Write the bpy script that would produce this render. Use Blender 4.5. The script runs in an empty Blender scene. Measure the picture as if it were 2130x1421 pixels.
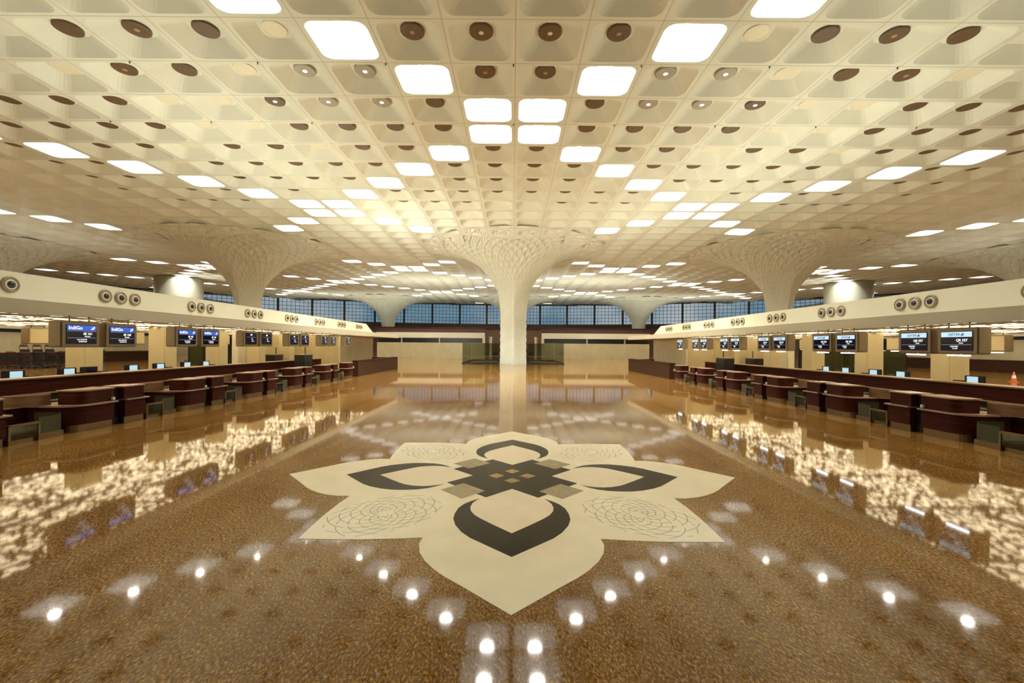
import bpy, bmesh, math, random
from mathutils import Vector, Matrix
random.seed(7)
SC = bpy.context.scene
COL = SC.collection
PI = math.pi
# ------------------------------------------------------------------ camera, world, exposure
H = 2.3; F = 897.0; W = 2130.0
cam_d = bpy.data.cameras.new('camera'); cam = bpy.data.objects.new('camera', cam_d); COL.objects.link(cam)
cam_d.sensor_width = 36; cam_d.lens = F/W*36
cam_d.shift_x = -2.5/W; cam_d.shift_y = 8.5/W; cam_d.clip_end = 600; cam_d.clip_start = .05
cam.location = (0, 0, H)
cam.matrix_world = Matrix.Translation((0, 0, H)) @ Matrix.Rotation(PI/2, 4, 'X') @ Matrix.Rotation(.0078, 4, 'Z')
SC.camera = cam
vs = SC.view_settings
vs.view_transform = 'Standard'; vs.look = 'None'; vs.gamma = 1; vs.use_curve_mapping = False
vs.exposure = 0.25
wd = bpy.data.worlds.new('dusk_sky'); SC.world = wd; wd.use_nodes = True
nt = wd.node_tree; nt.nodes.clear()
wo = nt.nodes.new('ShaderNodeOutputWorld'); bg = nt.nodes.new('ShaderNodeBackground')
tc = nt.nodes.new('ShaderNodeTexCoord'); nz = nt.nodes.new('ShaderNodeTexNoise'); rp = nt.nodes.new('ShaderNodeValToRGB')
nz.inputs['Scale'].default_value = 4.5; nz.inputs['Detail'].default_value = 4
rp.color_ramp.elements[0].position = .42; rp.color_ramp.elements[0].color = (.11, .205, .27, 1)
rp.color_ramp.elements[1].position = .66; rp.color_ramp.elements[1].color = (.42, .44, .44, 1)
nt.links.new(tc.outputs['Generated'], nz.inputs['Vector']); nt.links.new(nz.outputs['Fac'], rp.inputs['Fac'])
nt.links.new(rp.outputs['Color'], bg.inputs['Color']); nt.links.new(bg.outputs[0], wo.inputs[0])
bg.inputs['Strength'].default_value = 1.0

WARM = (1.0, .975, .83)
def area(name, loc, size, size_y, power, rot=(0, 0, 0), color=WARM, spread=None):
    l = bpy.data.lights.new(name, 'AREA'); l.shape = 'RECTANGLE'; l.size = size; l.size_y = size_y
    l.energy = power; l.color = color
    if spread: l.spread = spread
    o = bpy.data.objects.new(name, l); COL.objects.link(o); o.location = loc; o.rotation_euler = rot
    return o
def spot(name, loc, power, angle, rot=(0, 0, 0), color=WARM):
    l = bpy.data.lights.new(name, 'SPOT'); l.energy = power; l.color = color; l.spot_size = angle; l.spot_blend = .6
    l.shadow_soft_size = .08
    o = bpy.data.objects.new(name, l); COL.objects.link(o); o.location = loc; o.rotation_euler = rot
    return o
UP = (PI, 0, 0)
# spots added under the ceiling to brighten the far half of the floor
for dx_, dy_ in ((-6, 27), (6, 27), (-6, 37), (6, 37), (-7, 47), (7, 47), (-12.5, 56), (12.5, 56), (-22, 62), (22, 62)):
    spot('far_floor_fill', (dx_, dy_, 14.3), 8200, math.radians(84))
for sg in (-1, 1):
    # uplights standing on the roofs of the check-in islands
    area('roof_uplight', (sg*16, 8, 4.3), 6, 18, 240, UP)
    area('roof_uplight', (sg*16, 27, 4.3), 6, 19, 850, UP)
    # fill added at the canopy ends to brighten the central column, left stronger
    area('column_fill', (sg*15, 37.5, 4.5), 2.5, 1.2, 1900 if sg < 0 else 750, (math.radians(93), 0, sg*math.radians(42)))
    area('roof_uplight', (sg*16, -6, 4.3), 6, 10, 170, UP)
    # strip lights on the ledge of the canopy, washing its bulkhead
    area('cove_light', (sg*11.35, 17, 3.32), 40, .12, 34, (math.radians(115)*1, 0, -sg*PI/2), WARM)
    # added fill above side hall bulkheads, booth roofs and mezzanine, brightening the ceiling
    area('hall_ceiling_fill', (sg*52, 20, 5.6), 3, 70, 1300, UP)
    area('booth_ceiling_fill', (sg*15, 80, 5.4), 20, 5, 1300, UP)
    area('far_ceiling_fill', (sg*28, 104, 7.0), 50, 3, 1500, UP)

# ------------------------------------------------------------------ materials
MATS = {}
def mat(name, col, rough=.5, metal=0, noise=None, spec=.5, emit=None, estr=0, trans=0, alpha=1, bump=0):
    if name in MATS: return MATS[name]
    m = bpy.data.materials.new(name); m.use_nodes = True; t = m.node_tree; p = t.nodes['Principled BSDF']
    p.inputs['Base Color'].default_value = (*col, 1); p.inputs['Roughness'].default_value = rough
    p.inputs['Metallic'].default_value = metal; p.inputs['Specular IOR Level'].default_value = spec
    if emit:
        p.inputs['Emission Color'].default_value = (*emit, 1); p.inputs['Emission Strength'].default_value = estr
    if trans: p.inputs['Transmission Weight'].default_value = trans
    if noise:  # (scale xyz, amount)
        sc, amt = noise
        c = t.nodes.new('ShaderNodeTexCoord'); mp = t.nodes.new('ShaderNodeMapping'); n = t.nodes.new('ShaderNodeTexNoise')
        r = t.nodes.new('ShaderNodeValToRGB')
        mp.inputs['Scale'].default_value = sc; n.inputs['Scale'].default_value = 1; n.inputs['Detail'].default_value = 5
        r.color_ramp.elements[0].position = .3; r.color_ramp.elements[1].position = .72
        r.color_ramp.elements[0].color = (*[x*(1-amt) for x in col], 1)
        r.color_ramp.elements[1].color = (*[min(1, x*(1+amt)) for x in col], 1)
        t.links.new(c.outputs['Object'], mp.inputs['Vector']); t.links.new(mp.outputs[0], n.inputs['Vector'])
        t.links.new(n.outputs['Fac'], r.inputs['Fac']); t.links.new(r.outputs['Color'], p.inputs['Base Color'])
        if bump:
            b = t.nodes.new('ShaderNodeBump'); b.inputs['Strength'].default_value = bump; b.inputs['Distance'].default_value = .01
            t.links.new(n.outputs['Fac'], b.inputs['Height']); t.links.new(b.outputs[0], p.inputs['Normal'])
    MATS[name] = m
    return m
CEIL = (.70, .72, .62)
M_ceil = mat('ceiling_panel', CEIL, .6, noise=((.35, .35, .35), .05))
M_col = mat('column_panel', (.68, .69, .58), .55, noise=((.8, .8, .8), .05))
M_cream = mat('cream_panel', (.74, .70, .54), .5, noise=((.5, .5, .5), .04))
M_beige = mat('beige_stone_wall', (.58, .49, .285), .45, noise=((1.2, 1.2, .8), .08))
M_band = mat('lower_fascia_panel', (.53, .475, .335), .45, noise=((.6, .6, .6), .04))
M_wood = mat('dark_red_wood', (.046, .009, .005), .45, noise=((1.2, 1.2, 45), .7), spec=.12)
M_wood2 = mat('brown_wall_wood', (.045, .019, .010), .35, noise=((1.0, 1.0, 30), .4), spec=.12)
M_wing = mat('light_wood', (.22, .12, .05), .35, noise=((1.5, 1.5, 30), .3))
M_ledge = mat('pink_stone_ledge', (.33, .22, .165), .25, noise=((25, 25, 25), .15))
M_metal = mat('brushed_metal', (.30, .225, .14), .3, 1, noise=((3, 60, 3), .12))
M_case = mat('bronze_casing', (.28, .21, .12), .4, .2, noise=((4, 4, 4), .06))
M_black = mat('black_plastic', (.012, .010, .012), .35, noise=((20, 20, 20), .2))
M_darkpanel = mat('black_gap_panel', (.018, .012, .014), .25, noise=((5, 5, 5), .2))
M_green = mat('dark_green_panel', (.045, .047, .026), .2, noise=((2, 2, 2), .15))
M_maroon = mat('maroon_roof', (.06, .018, .012), .5, noise=((1, 1, 1), .25))
M_brown = mat('brown_wall', (.10, .05, .028), .6, noise=((.5, .5, 3), .2))
M_disc = mat('brown_disc', (.105, .060, .026), .5, noise=((6, 6, 6), .15))
M_disc2 = mat('grey_disc', (.30, .27, .20), .4, noise=((6, 6, 6), .1))
M_lens = mat('bright_lens', (.8, .8, .7), .3, emit=(1, .95, .8), estr=2.5)
M_lensb = mat('tan_lens', (.35, .22, .09), .3, noise=((9, 9, 9), .1))
M_lensw = mat('pale_lens', (.7, .68, .55), .3, noise=((9, 9, 9), .1))
M_glow = mat('glowing_diffuser', (.12, .115, .1), .6, emit=(1, .96, .87), estr=.98)
M_lamp = mat('lamp_disc', (.8, .8, .8), .6, emit=(1, .98, .86), estr=150)
M_bar = mat('white_task_light', (.8, .8, .8), .5, emit=(.85, .92, 1), estr=9)
M_blue = mat('blue_screen_header', (.01, .02, .1), .2, emit=(.035, .12, .62), estr=.9)
M_pale = mat('pale_screen_header', (.1, .1, .1), .2, emit=(.50, .72, .86), estr=.95)
M_scr = mat('black_screen', (.004, .005, .012), .12, emit=(.001, .0015, .006), estr=1)
M_txt = mat('white_lettering', (.5, .5, .5), .4, emit=(.82, .86, .92), estr=1)
M_txtd = mat('dark_lettering', (.06, .08, .12), .4, emit=(.05, .09, .14), estr=1)
M_line = mat('grey_screen_line', (.1, .1, .1), .4, emit=(.25, .27, .33), estr=1)
M_term = mat('pale_blue_screen', (.2, .2, .2), .2, emit=(.42, .68, .80), estr=.8)
M_leaf = mat('dark_green_leaf', (.03, .05, .02), .5, noise=((10, 10, 10), .3))
M_orange = mat('orange_plastic', (.55, .10, .03), .45, noise=((5, 5, 5), .1))
M_white = mat('white_band', (.7, .65, .5), .5, noise=((5, 5, 5), .05))
M_steel = mat('steel_tube', (.25, .20, .14), .35, .9, noise=((5, 5, 5), .1))
M_fly = mat('inlay_cream', (.80, .70, .48), .13, noise=((2.5, 2.5, 2.5), .05), spec=.3)
M_flp = mat('inlay_rose', (.78, .65, .45), .13, noise=((2.5, 2.5, 2.5), .05), spec=.3)
M_fld = mat('inlay_dark', (.010, .006, .0025), .14, noise=((9, 9, 9), .45), spec=.12)
M_flb = mat('inlay_tan', (.33, .26, .145), .14, noise=((9, 9, 9), .15), spec=.3)
M_flg = mat('inlay_gold', (.34, .20, .055), .14, noise=((14, 14, 14), .2), spec=.3)
M_fll = mat('inlay_line', (.33, .28, .16), .25, noise=((9, 9, 9), .1))
M_mull = mat('dark_mullion', (.02, .016, .012), .5, noise=((1, 1, 1), .2))
M_wallside = mat('side_wall', (.30, .22, .12), .6, noise=((.3, .3, .3), .15))

def glass_mat(name, tint, fac):
    m = bpy.data.materials.new(name); m.use_nodes = True; t = m.node_tree; t.nodes.clear()
    o = t.nodes.new('ShaderNodeOutputMaterial'); mx = t.nodes.new('ShaderNodeMixShader')
    tr = t.nodes.new('ShaderNodeBsdfTransparent'); gl = t.nodes.new('ShaderNodeBsdfGlossy')
    tr.inputs[0].default_value = (*tint, 1); gl.inputs['Roughness'].default_value = .03; mx.inputs[0].default_value = fac
    gl.inputs[0].default_value = (.9, .95, .85, 1)
    t.links.new(tr.outputs[0], mx.inputs[1]); t.links.new(gl.outputs[0], mx.inputs[2]); t.links.new(mx.outputs[0], o.inputs[0])
    return m
M_glass = glass_mat('window_glass', (.95, .97, 1), .03)
M_gglass = glass_mat('green_glass', (.78, .80, .76), .08)
M_dglass = glass_mat('dark_green_glass', (.22, .27, .17), .10)

def floor_material():
    m = bpy.data.materials.new('polished_granite'); m.use_nodes = True; t = m.node_tree; p = t.nodes['Principled BSDF']
    c = t.nodes.new('ShaderNodeTexCoord')
    def noise(scale, det, mapping=None, rot=0, rough=.6):
        n = t.nodes.new('ShaderNodeTexNoise'); n.inputs['Scale'].default_value = scale; n.inputs['Detail'].default_value = det
        n.inputs['Roughness'].default_value = rough
        mp = t.nodes.new('ShaderNodeMapping'); mp.inputs['Scale'].default_value = mapping or (1, 1, 1)
        mp.inputs['Rotation'].default_value = (0, 0, rot)
        t.links.new(c.outputs['Object'], mp.inputs['Vector']); t.links.new(mp.outputs[0], n.inputs['Vector'])
        return n
    n1 = noise(52, 8, (1, .5, 1), .6, .75); n2 = noise(1.1, 4, (1, .5, 1), .5); 
    r1 = t.nodes.new('ShaderNodeValToRGB'); e = r1.color_ramp
    e.elements[0].position = .38; e.elements[0].color = (.035, .014, .003, 1)
    e.elements[1].position = .63; e.elements[1].color = (.60, .37, .125, 1)
    x = e.elements.new(.48); x.color = (.19, .092, .020, 1)
    x = e.elements.new(.55); x.color = (.30, .16, .042, 1)
    r2 = t.nodes.new('ShaderNodeValToRGB'); r2.color_ramp.elements[0].color = (.74, .68, .60, 1); r2.color_ramp.elements[1].color = (1.18, 1.16, 1.1, 1)
    r2.color_ramp.elements[0].position = .3; r2.color_ramp.elements[1].position = .7
    mx = t.nodes.new('ShaderNodeMix'); mx.data_type = 'RGBA'; mx.blend_type = 'MULTIPLY'; mx.inputs[0].default_value = 1
    t.links.new(n1.outputs['Fac'], r1.inputs['Fac']); t.links.new(n2.outputs['Fac'], r2.inputs['Fac'])
    t.links.new(r1.outputs['Color'], mx.inputs[6]); t.links.new(r2.outputs['Color'], mx.inputs[7])
    # slab joints
    br = t.nodes.new('ShaderNodeTexBrick'); br.inputs['Scale'].default_value = 1; br.offset = 0
    br.inputs['Brick Width'].default_value = 1.5; br.inputs['Row Height'].default_value = 1.5
    br.inputs['Mortar Size'].default_value = .004; br.inputs['Color1'].default_value = (1, 1, 1, 1); br.inputs['Color2'].default_value = (.95, .95, .95, 1)
    br.inputs['Mortar'].default_value = (.62, .58, .5, 1)
    t.links.new(c.outputs['Object'], br.inputs['Vector'])
    m2 = t.nodes.new('ShaderNodeMix'); m2.data_type = 'RGBA'; m2.blend_type = 'MULTIPLY'; m2.inputs[0].default_value = .8
    t.links.new(mx.outputs[2], m2.inputs[6]); t.links.new(br.outputs['Color'], m2.inputs[7])
    t.links.new(m2.outputs[2], p.inputs['Base Color'])
    p.inputs['Roughness'].default_value = .048; p.inputs['IOR'].default_value = 1.47
    return m

def soffit_material():
    # perforated luminous ceiling: small lit openings grouped in wavy bands
    m = bpy.data.materials.new('perforated_light_ceiling'); m.use_nodes = True; t = m.node_tree; p = t.nodes['Principled BSDF']
    c = t.nodes.new('ShaderNodeTexCoord')
    mp = t.nodes.new('ShaderNodeMapping'); mp.inputs['Scale'].default_value = (7.5, 4.2, 1)
    v = t.nodes.new('ShaderNodeTexVoronoi'); v.inputs['Scale'].default_value = 1; v.inputs['Randomness'].default_value = .8
    t.links.new(c.outputs['Object'], mp.inputs['Vector']); t.links.new(mp.outputs[0], v.inputs['Vector'])
    l = t.nodes.new('ShaderNodeMath'); l.operation = 'LESS_THAN'; l.inputs[1].default_value = .47
    t.links.new(v.outputs['Distance'], l.inputs[0])
    mp2 = t.nodes.new('ShaderNodeMapping'); mp2.inputs['Scale'].default_value = (.9, .16, 1)
    n = t.nodes.new('ShaderNodeTexNoise'); n.inputs['Scale'].default_value = 1.3; n.inputs['Detail'].default_value = 2
    t.links.new(c.outputs['Object'], mp2.inputs['Vector']); t.links.new(mp2.outputs[0], n.inputs['Vector'])
    g = t.nodes.new('ShaderNodeMath'); g.operation = 'GREATER_THAN'; g.inputs[1].default_value = .37
    t.links.new(n.outputs['Fac'], g.inputs[0])
    mu = t.nodes.new('ShaderNodeMath'); mu.operation = 'MULTIPLY'
    t.links.new(l.outputs[0], mu.inputs[0]); t.links.new(g.outputs[0], mu.inputs[1])
    m3 = t.nodes.new('ShaderNodeMath'); m3.operation = 'MULTIPLY'; m3.inputs[1].default_value = 4.6
    t.links.new(mu.outputs[0], m3.inputs[0]); t.links.new(m3.outputs[0], p.inputs['Emission Strength'])
    p.inputs['Emission Color'].default_value = (1, .82, .50, 1); p.inputs['Base Color'].default_value = (.35, .28, .16, 1)
    p.inputs['Roughness'].default_value = .5
    return m
M_floor = floor_material(); M_soffit = soffit_material()

# ------------------------------------------------------------------ mesh helpers
def meshobj(name, bm, material, parent=None, smooth=False, loc=None, normals=True):
    if normals: bmesh.ops.recalc_face_normals(bm, faces=bm.faces)
    me = bpy.data.meshes.new(name); bm.to_mesh(me); bm.free()
    if material: me.materials.append(material)
    if smooth:
        for f in me.polygons: f.use_smooth = True
    o = bpy.data.objects.new(name, me); COL.objects.link(o)
    if parent: o.parent = parent
    if loc: o.location = loc
    return o
def empty(name, loc=(0, 0, 0), rz=0):
    o = bpy.data.objects.new(name, None); COL.objects.link(o); o.location = loc; o.rotation_euler = (0, 0, rz); o.empty_display_size = .2
    return o
def tag(o, label, cat, group=None, kind=None):
    if label: o['label'] = label
    if cat: o['category'] = cat
    if group: o['group'] = group
    if kind: o['kind'] = kind
    return o
def struct(o): o['kind'] = 'structure'; return o
def box(bm, x0, x1, y0, y1, z0, z1, bev=0):
    x0, x1 = min(x0, x1), max(x0, x1); y0, y1 = min(y0, y1), max(y0, y1)
    r = bmesh.ops.create_cube(bm, size=1)
    vs_ = r['verts']
    for v in vs_:
        v.co = Vector(((x0+x1)/2+v.co.x*(x1-x0), (y0+y1)/2+v.co.y*(y1-y0), (z0+z1)/2+v.co.z*(z1-z0)))
    if bev:
        es = list({e for v in vs_ for e in v.link_edges})
        bmesh.ops.bevel(bm, geom=es, offset=bev, segments=2, affect='EDGES')
def prism(bm, pts, z0, z1):
    lo = [bm.verts.new((x, y, z0)) for x, y in pts]; hi = [bm.verts.new((x, y, z1)) for x, y in pts]
    n = len(pts)
    bm.faces.new(lo[::-1]); bm.faces.new(hi)
    for i in range(n): bm.faces.new((lo[i], lo[(i+1) % n], hi[(i+1) % n], hi[i]))
def tube(bm, a, b, r, seg=8, r2=None):
    a = Vector(a); b = Vector(b); d = (b-a); L = d.length
    if L < 1e-6: return
    q = d.to_track_quat('Z', 'Y').to_matrix().to_4x4()
    bmesh.ops.create_cone(bm, cap_ends=True, segments=seg, radius1=r, radius2=r if r2 is None else r2, depth=L,
                          matrix=Matrix.Translation((a+b)/2) @ q)
def lathe(bm, prof, seg=24, axis='Z', c=(0, 0, 0)):
    rings = []
    for r, z in prof:
        ring = []
        for i in range(seg):
            a = 2*PI*i/seg; p = (r*math.cos(a), r*math.sin(a), z)
            if axis == 'X': p = (z, p[0], p[1])
            ring.append(bm.verts.new((p[0]+c[0], p[1]+c[1], p[2]+c[2])))
        rings.append(ring)
    for k in range(len(rings)-1):
        for i in range(seg):
            bm.faces.new((rings[k][i], rings[k][(i+1) % seg], rings[k+1][(i+1) % seg], rings[k+1][i]))
    bm.faces.new(rings[0][::-1]); bm.faces.new(rings[-1])
def copy_tree(o, parent=None):
    c = o.copy(); COL.objects.link(c)
    if parent: c.parent = parent
    for ch in CH.get(o.name, []):
        copy_tree(ch, c)
    return c
CH = {}
def index_children():
    CH.clear()
    for o in bpy.data.objects:
        if o.parent: CH.setdefault(o.parent.name, []).append(o)
ORD = ['zeroth', 'first', 'second', 'third', 'fourth', 'fifth', 'sixth', 'seventh', 'eighth', 'ninth', 'tenth', 'eleventh', 'twelfth',
       'thirteenth', 'fourteenth', 'fifteenth', 'sixteenth', 'seventeenth', 'eighteenth', 'nineteenth', 'twentieth']

# ------------------------------------------------------------------ ceiling field
S = 2.767; D = 2.52; Y0 = 16.07; HC = H + 12.16
YC = Y0 + 15*D; LX = 12*S; LY = 24*D
COLS = [(i*LX, YC+j*LY) for i in (-3, -2, -1, 0, 1, 2, 3) for j in (-1, 0, 1)]
def drop(r): return 11.5*math.exp(-.37*r)
def field(x, y):
    d = 0
    for cx, cy in COLS:
        q = math.hypot(x-cx, y-cy)
        if q < 34: d += drop(max(q, 1.5))
    return HC-d
def wall_y(x): return 128-.0046*x*x

# floor
bm = bmesh.new(); box(bm, -130, 130, -15, 135, -.3, 0)
struct(meshobj('floor', bm, M_floor))

# ceiling
R_CAP = 10.9
def rrect(hx, hy, r, n=4):
    pts = []
    for cx, cy, a0 in ((hx-r, hy-r, 0), (-hx+r, hy-r, 90), (-hx+r, -hy+r, 180), (hx-r, -hy+r, 270)):
        for i in range(n+1):
            a = math.radians(a0+90*i/n); pts.append((cx+r*math.cos(a), cy+r*math.sin(a)))
    return pts
def lit_cell(i, j):   # i: lateral index, j: row
    u = i+.5; v = j+.5-3
    if abs((u-v) % 12) > .1 and abs((u+v) % 12) > .1: return False
    x, y = u*S, Y0+(j+.5)*D
    for cx, cy in COLS:
        if math.hypot(x-cx, y-cy) < 11: return False
    return True
bm = bmesh.new()
NI = 30; J0, J1 = -10, 46
lit = []
HX, HY = S/2-.17, D/2-.15
o1 = rrect(HX, HY, .42); o2 = rrect(HX-.62, HY-.57, .34)
nn = len(o1)//4
for i in range(-NI, NI):
    for j in range(J0, J1):
        cx, cy = (i+.5)*S, Y0+(j+.5)*D
        if cy-D/2 > wall_y(cx)+3: continue
        dc = min(math.hypot(cx-a, cy-b) for a, b in COLS)
        if dc < 8.6: continue
        sh = 1.0 if dc > 13 else .72+.28*(dc-8.6)/4.4
        dep = .50*sh
        L = lit_cell(i, j)
        cr = [bm.verts.new((cx+a*S/2, cy+b*D/2, field(cx+a*S/2, cy+b*D/2))) for a, b in ((1, 1), (-1, 1), (-1, -1), (1, -1))]
        r1 = [bm.verts.new((cx+a*sh, cy+b*sh, field(cx+a*sh, cy+b*sh))) for a, b in o1]
        for k in range(4):
            seg = r1[k*nn:(k+1)*nn]
            bm.faces.new([cr[k]]+seg[::-1])
            nx = r1[((k+1)*nn) % (4*nn)]
            bm.faces.new([cr[k], seg[-1], nx, cr[(k+1) % 4]])
        if L:
            lit.append((i, j)); z2 = .78; r2 = [bm.verts.new((cx+a, cy+b, field(cx, cy)+z2)) for a, b in rrect(HX+.02, HY+.02, .42)]
        else:
            r2 = [bm.verts.new((cx+a*sh, cy+b*sh, field(cx+a*sh, cy+b*sh)+dep)) for a, b in o2]
        n = len(r1)
        for k in range(n): bm.faces.new((r1[k], r1[(k+1) % n], r2[(k+1) % n], r2[k]))
        bm.faces.new(r2)
# side margins (flat, far out to the sides)
for sx in (-1, 1):
    x0, x1 = sx*NI*S, sx*126
    vv = [bm.verts.new(p) for p in ((x0, Y0+J0*D, HC), (x1, Y0+J0*D, HC), (x1, 132, HC), (x0, 132, HC))]
    bm.faces.new(vv)
M_cl = M_ceil
# thin panel joints on the grid lines, part of the panels
t = M_ceil.node_tree; p = t.nodes['Principled BSDF']
c = t.nodes.new('ShaderNodeTexCoord'); sp = t.nodes.new('ShaderNodeSeparateXYZ'); t.links.new(c.outputs['Object'], sp.inputs[0])
fac = None
for ax, per, off in (('X', S, 0), ('Y', D, Y0)):
    s0 = t.nodes.new('ShaderNodeMath'); s0.operation = 'SUBTRACT'; s0.inputs[1].default_value = off
    dv = t.nodes.new('ShaderNodeMath'); dv.operation = 'PINGPONG'; dv.inputs[1].default_value = per/2
    lt = t.nodes.new('ShaderNodeMath'); lt.operation = 'LESS_THAN'; lt.inputs[1].default_value = .014
    t.links.new(sp.outputs[ax], s0.inputs[0]); t.links.new(s0.outputs[0], dv.inputs[0]); t.links.new(dv.outputs[0], lt.inputs[0])
    if fac is None: fac = lt
    else:
        mxm = t.nodes.new('ShaderNodeMath'); mxm.operation = 'MAXIMUM'
        t.links.new(fac.outputs[0], mxm.inputs[0]); t.links.new(lt.outputs[0], mxm.inputs[1]); fac = mxm
old = p.inputs['Base Color'].links[0].from_socket
mj = t.nodes.new('ShaderNodeMix'); mj.data_type = 'RGBA'; mj.inputs[7].default_value = (.42, .37, .25, 1)
t.links.new(fac.outputs[0], mj.inputs[0]); t.links.new(old, mj.inputs[6]); t.links.new(mj.outputs[2], p.inputs['Base Color'])
struct(meshobj('ceiling', bm, M_ceil, normals=False))

# ---- lit coffers
def visible(x, y, z, m=30):
    if y < 1: return False
    px = 1067.5+F*x/y; py = 719-F*(z-H)/y
    return -m < px < 2130+m and -m-20 < py < 1421+m
def reflect_visible(x, y, z):
    if y < 1: return False
    px = 1067.5+F*x/y; py = 719+F*(z+H)/y
    return -30 < px < 2160 and py < 1460
bm = bmesh.new()
a = [bm.verts.new((x, y, .012)) for x, y in rrect(HX-.02, HY-.02, .42)]
b = [bm.verts.new((x, y, .50)) for x, y in rrect(HX-.38, HY-.36, .40)]
c_ = [bm.verts.new((x, y, .70)) for x, y in rrect(.60, .56, .30)]
n = len(a)
for r0, r1_ in ((a, b), (b, c_)):
    for k in range(n): bm.faces.new((r0[k], r0[(k+1) % n], r1_[(k+1) % n], r1_[k]))
bm.faces.new(c_)
proto = empty('coffer_light')
meshobj('diffuser', bm, M_glow, proto)
bm = bmesh.new(); lathe(bm, [(.30, .64), (.34, .66), (.34, .69)], 20); meshobj('lamp', bm, M_lamp, proto)
index_children()
first = True
rowpos = {}
for (i, j) in sorted(lit, key=lambda q: (q[1], q[0])):
    x, y = (i+.5)*S, Y0+(j+.5)*D
    z = field(x, y)
    if y > wall_y(x)-2.5 or y < 11.5: continue
    if not (visible(x, y, z, 10) or reflect_visible(x, y, z) or j < 3 or abs(x) < 75): continue
    o = proto if first else copy_tree(proto)
    first = False
    o.location = (x, y, z)
    k = i+1 if i >= 0 else -i
    sd = 'right' if i >= 0 else 'left'
    if visible(x, y, z, 0):
        if j <= 13:
            lab = 'glowing square ceiling coffer, coffer row %s down the photo, %s coffer %s of centre line' % (ORD[j+2], ORD[k] if k <= 20 else str(k)+'th', sd)
            tag(o, lab, 'ceiling light', 'glowing square ceiling coffers')
        else:
            q = j//3
            band = {4: 'just past the near columns', 5: 'near the first wide cross', 6: 'in the middle distance', 7: 'beyond the middle distance', 8: 'around the second cross', 9: 'past the second cross'}.get(q, 'close to the far columns' if q < 12 else 'closest to the far windows')
            xb = 'far' if abs(px_ := F*x/y) > 500 else ('mid' if abs(px_) > 200 else 'near')
            lab = 'small glowing ceiling coffer %s, %s %s of the central column' % (band, xb, sd)
            tag(o, lab, 'ceiling light', 'distant glowing coffers %s %s %s' % (band, xb, sd))
    else:
        tag(o, 'glowing square ceiling coffer above the photo edge, mirrored in the floor', 'ceiling light', 'glowing coffers outside the frame')

# ---- round discs in the coffers
def make_disc(kind):
    m1, m2 = {'dark': (M_disc, M_lensb), 'darkpale': (M_disc, M_lensw), 'silver': (M_disc2, M_lens), 'brownlit': (M_disc, M_lens), 'faint': (M_cream, None), 'plain': (M_disc, None)}[kind]
    o = empty('ceiling_disc')
    bm = bmesh.new(); R = .48
    if kind == 'faint': lathe(bm, [(.05, .462), (.44, .462), (.455, .45), (.475, .455), (.48, .52)], 28)
    else: lathe(bm, [(.05, .395), (.43, .395), (.465, .405), (.48, .42), (.48, .50)], 28)
    meshobj('disc_plate', bm, m1, o, smooth=False)
    if m2:
        bm = bmesh.new(); lathe(bm, [(.02, .375), (.07, .378), (.10, .392), (.10, .40)], 16); meshobj('centre_lens', bm, m2, o)
    return o
protos = {k: make_disc(k) for k in ('dark', 'darkpale', 'silver', 'brownlit', 'faint', 'plain')}
index_children()
pf = {k: True for k in protos}
ROWS = {0: {0: 'darkpale', 1: 'dark', 3: 'faint', 4: 'plain', 5: 'dark', 6: 'plain', 7: 'plain'},
        1: {0: 'dark', 2: 'silver', 3: 'silver', 4: 'faint', 5: 'plain', 6: 'dark', 7: 'faint', 8: 'plain'},
        2: {1: 'plain', 2: 'silver', 3: 'silver', 4: 'brownlit', 5: 'faint', 6: 'faint', 7: 'plain', 8: 'plain', 9: 'plain'},
        3: {1: 'plain', 2: 'plain', 3: 'plain', 4: 'plain', 5: 'faint', 6: 'faint', 7: 'plain', 8: 'plain', 9: 'plain', 10: 'plain'},
        4: {0: 'plain', 2: 'plain', 3: 'plain', 4: 'faint', 5: 'plain', 6: 'plain', 7: 'faint', 8: 'plain', 9: 'plain', 11: 'plain'},
        5: {0: 'plain', 1: 'plain', 3: 'plain', 4: 'plain', 5: 'plain', 6: 'plain', 7: 'plain', 8: 'faint', 10: 'plain', 11: 'plain'},
        6: {0: 'plain', 1: 'plain', 4: 'plain', 5: 'plain', 6: 'plain', 7: 'plain', 10: 'plain', 11: 'plain'},
        7: {0: 'plain', 1: 'plain', 2: 'plain', 3: 'plain', 5: 'faint', 6: 'plain', 8: 'plain', 9: 'plain', 11: 'plain'},
        8: {1: 'plain', 2: 'plain', 3: 'plain', 8: 'plain', 9: 'plain', 10: 'plain'}}
DESC = {'dark': 'round brown disc with tan centre', 'darkpale': 'round brown disc with pale centre', 'silver': 'round silver disc with bright lens',
        'brownlit': 'round brown disc with bright lens', 'faint': 'faint cream round cover', 'plain': 'plain round brown disc'}
for j, row in ROWS.items():
    for k0, kind in row.items():
        for sd in (-1, 1):
            i = k0 if sd > 0 else -k0-1
            if (i, j) in lit: continue
            x, y = (i+.5)*S, Y0+(j+.5)*D
            if not visible(x, y, HC+.4, -8 if j else 5): continue
            o = protos[kind] if pf[kind] else copy_tree(protos[kind])
            pf[kind] = False
            o.location = (x, y, field(x, y))
            tag(o, '%s in %s coffer %s of centre line, %s disc row' % (DESC[kind], ORD[k0+1], 'right' if sd > 0 else 'left', ORD[j+1]),
                'ceiling disc', 'round discs in the ceiling coffers')
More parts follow.
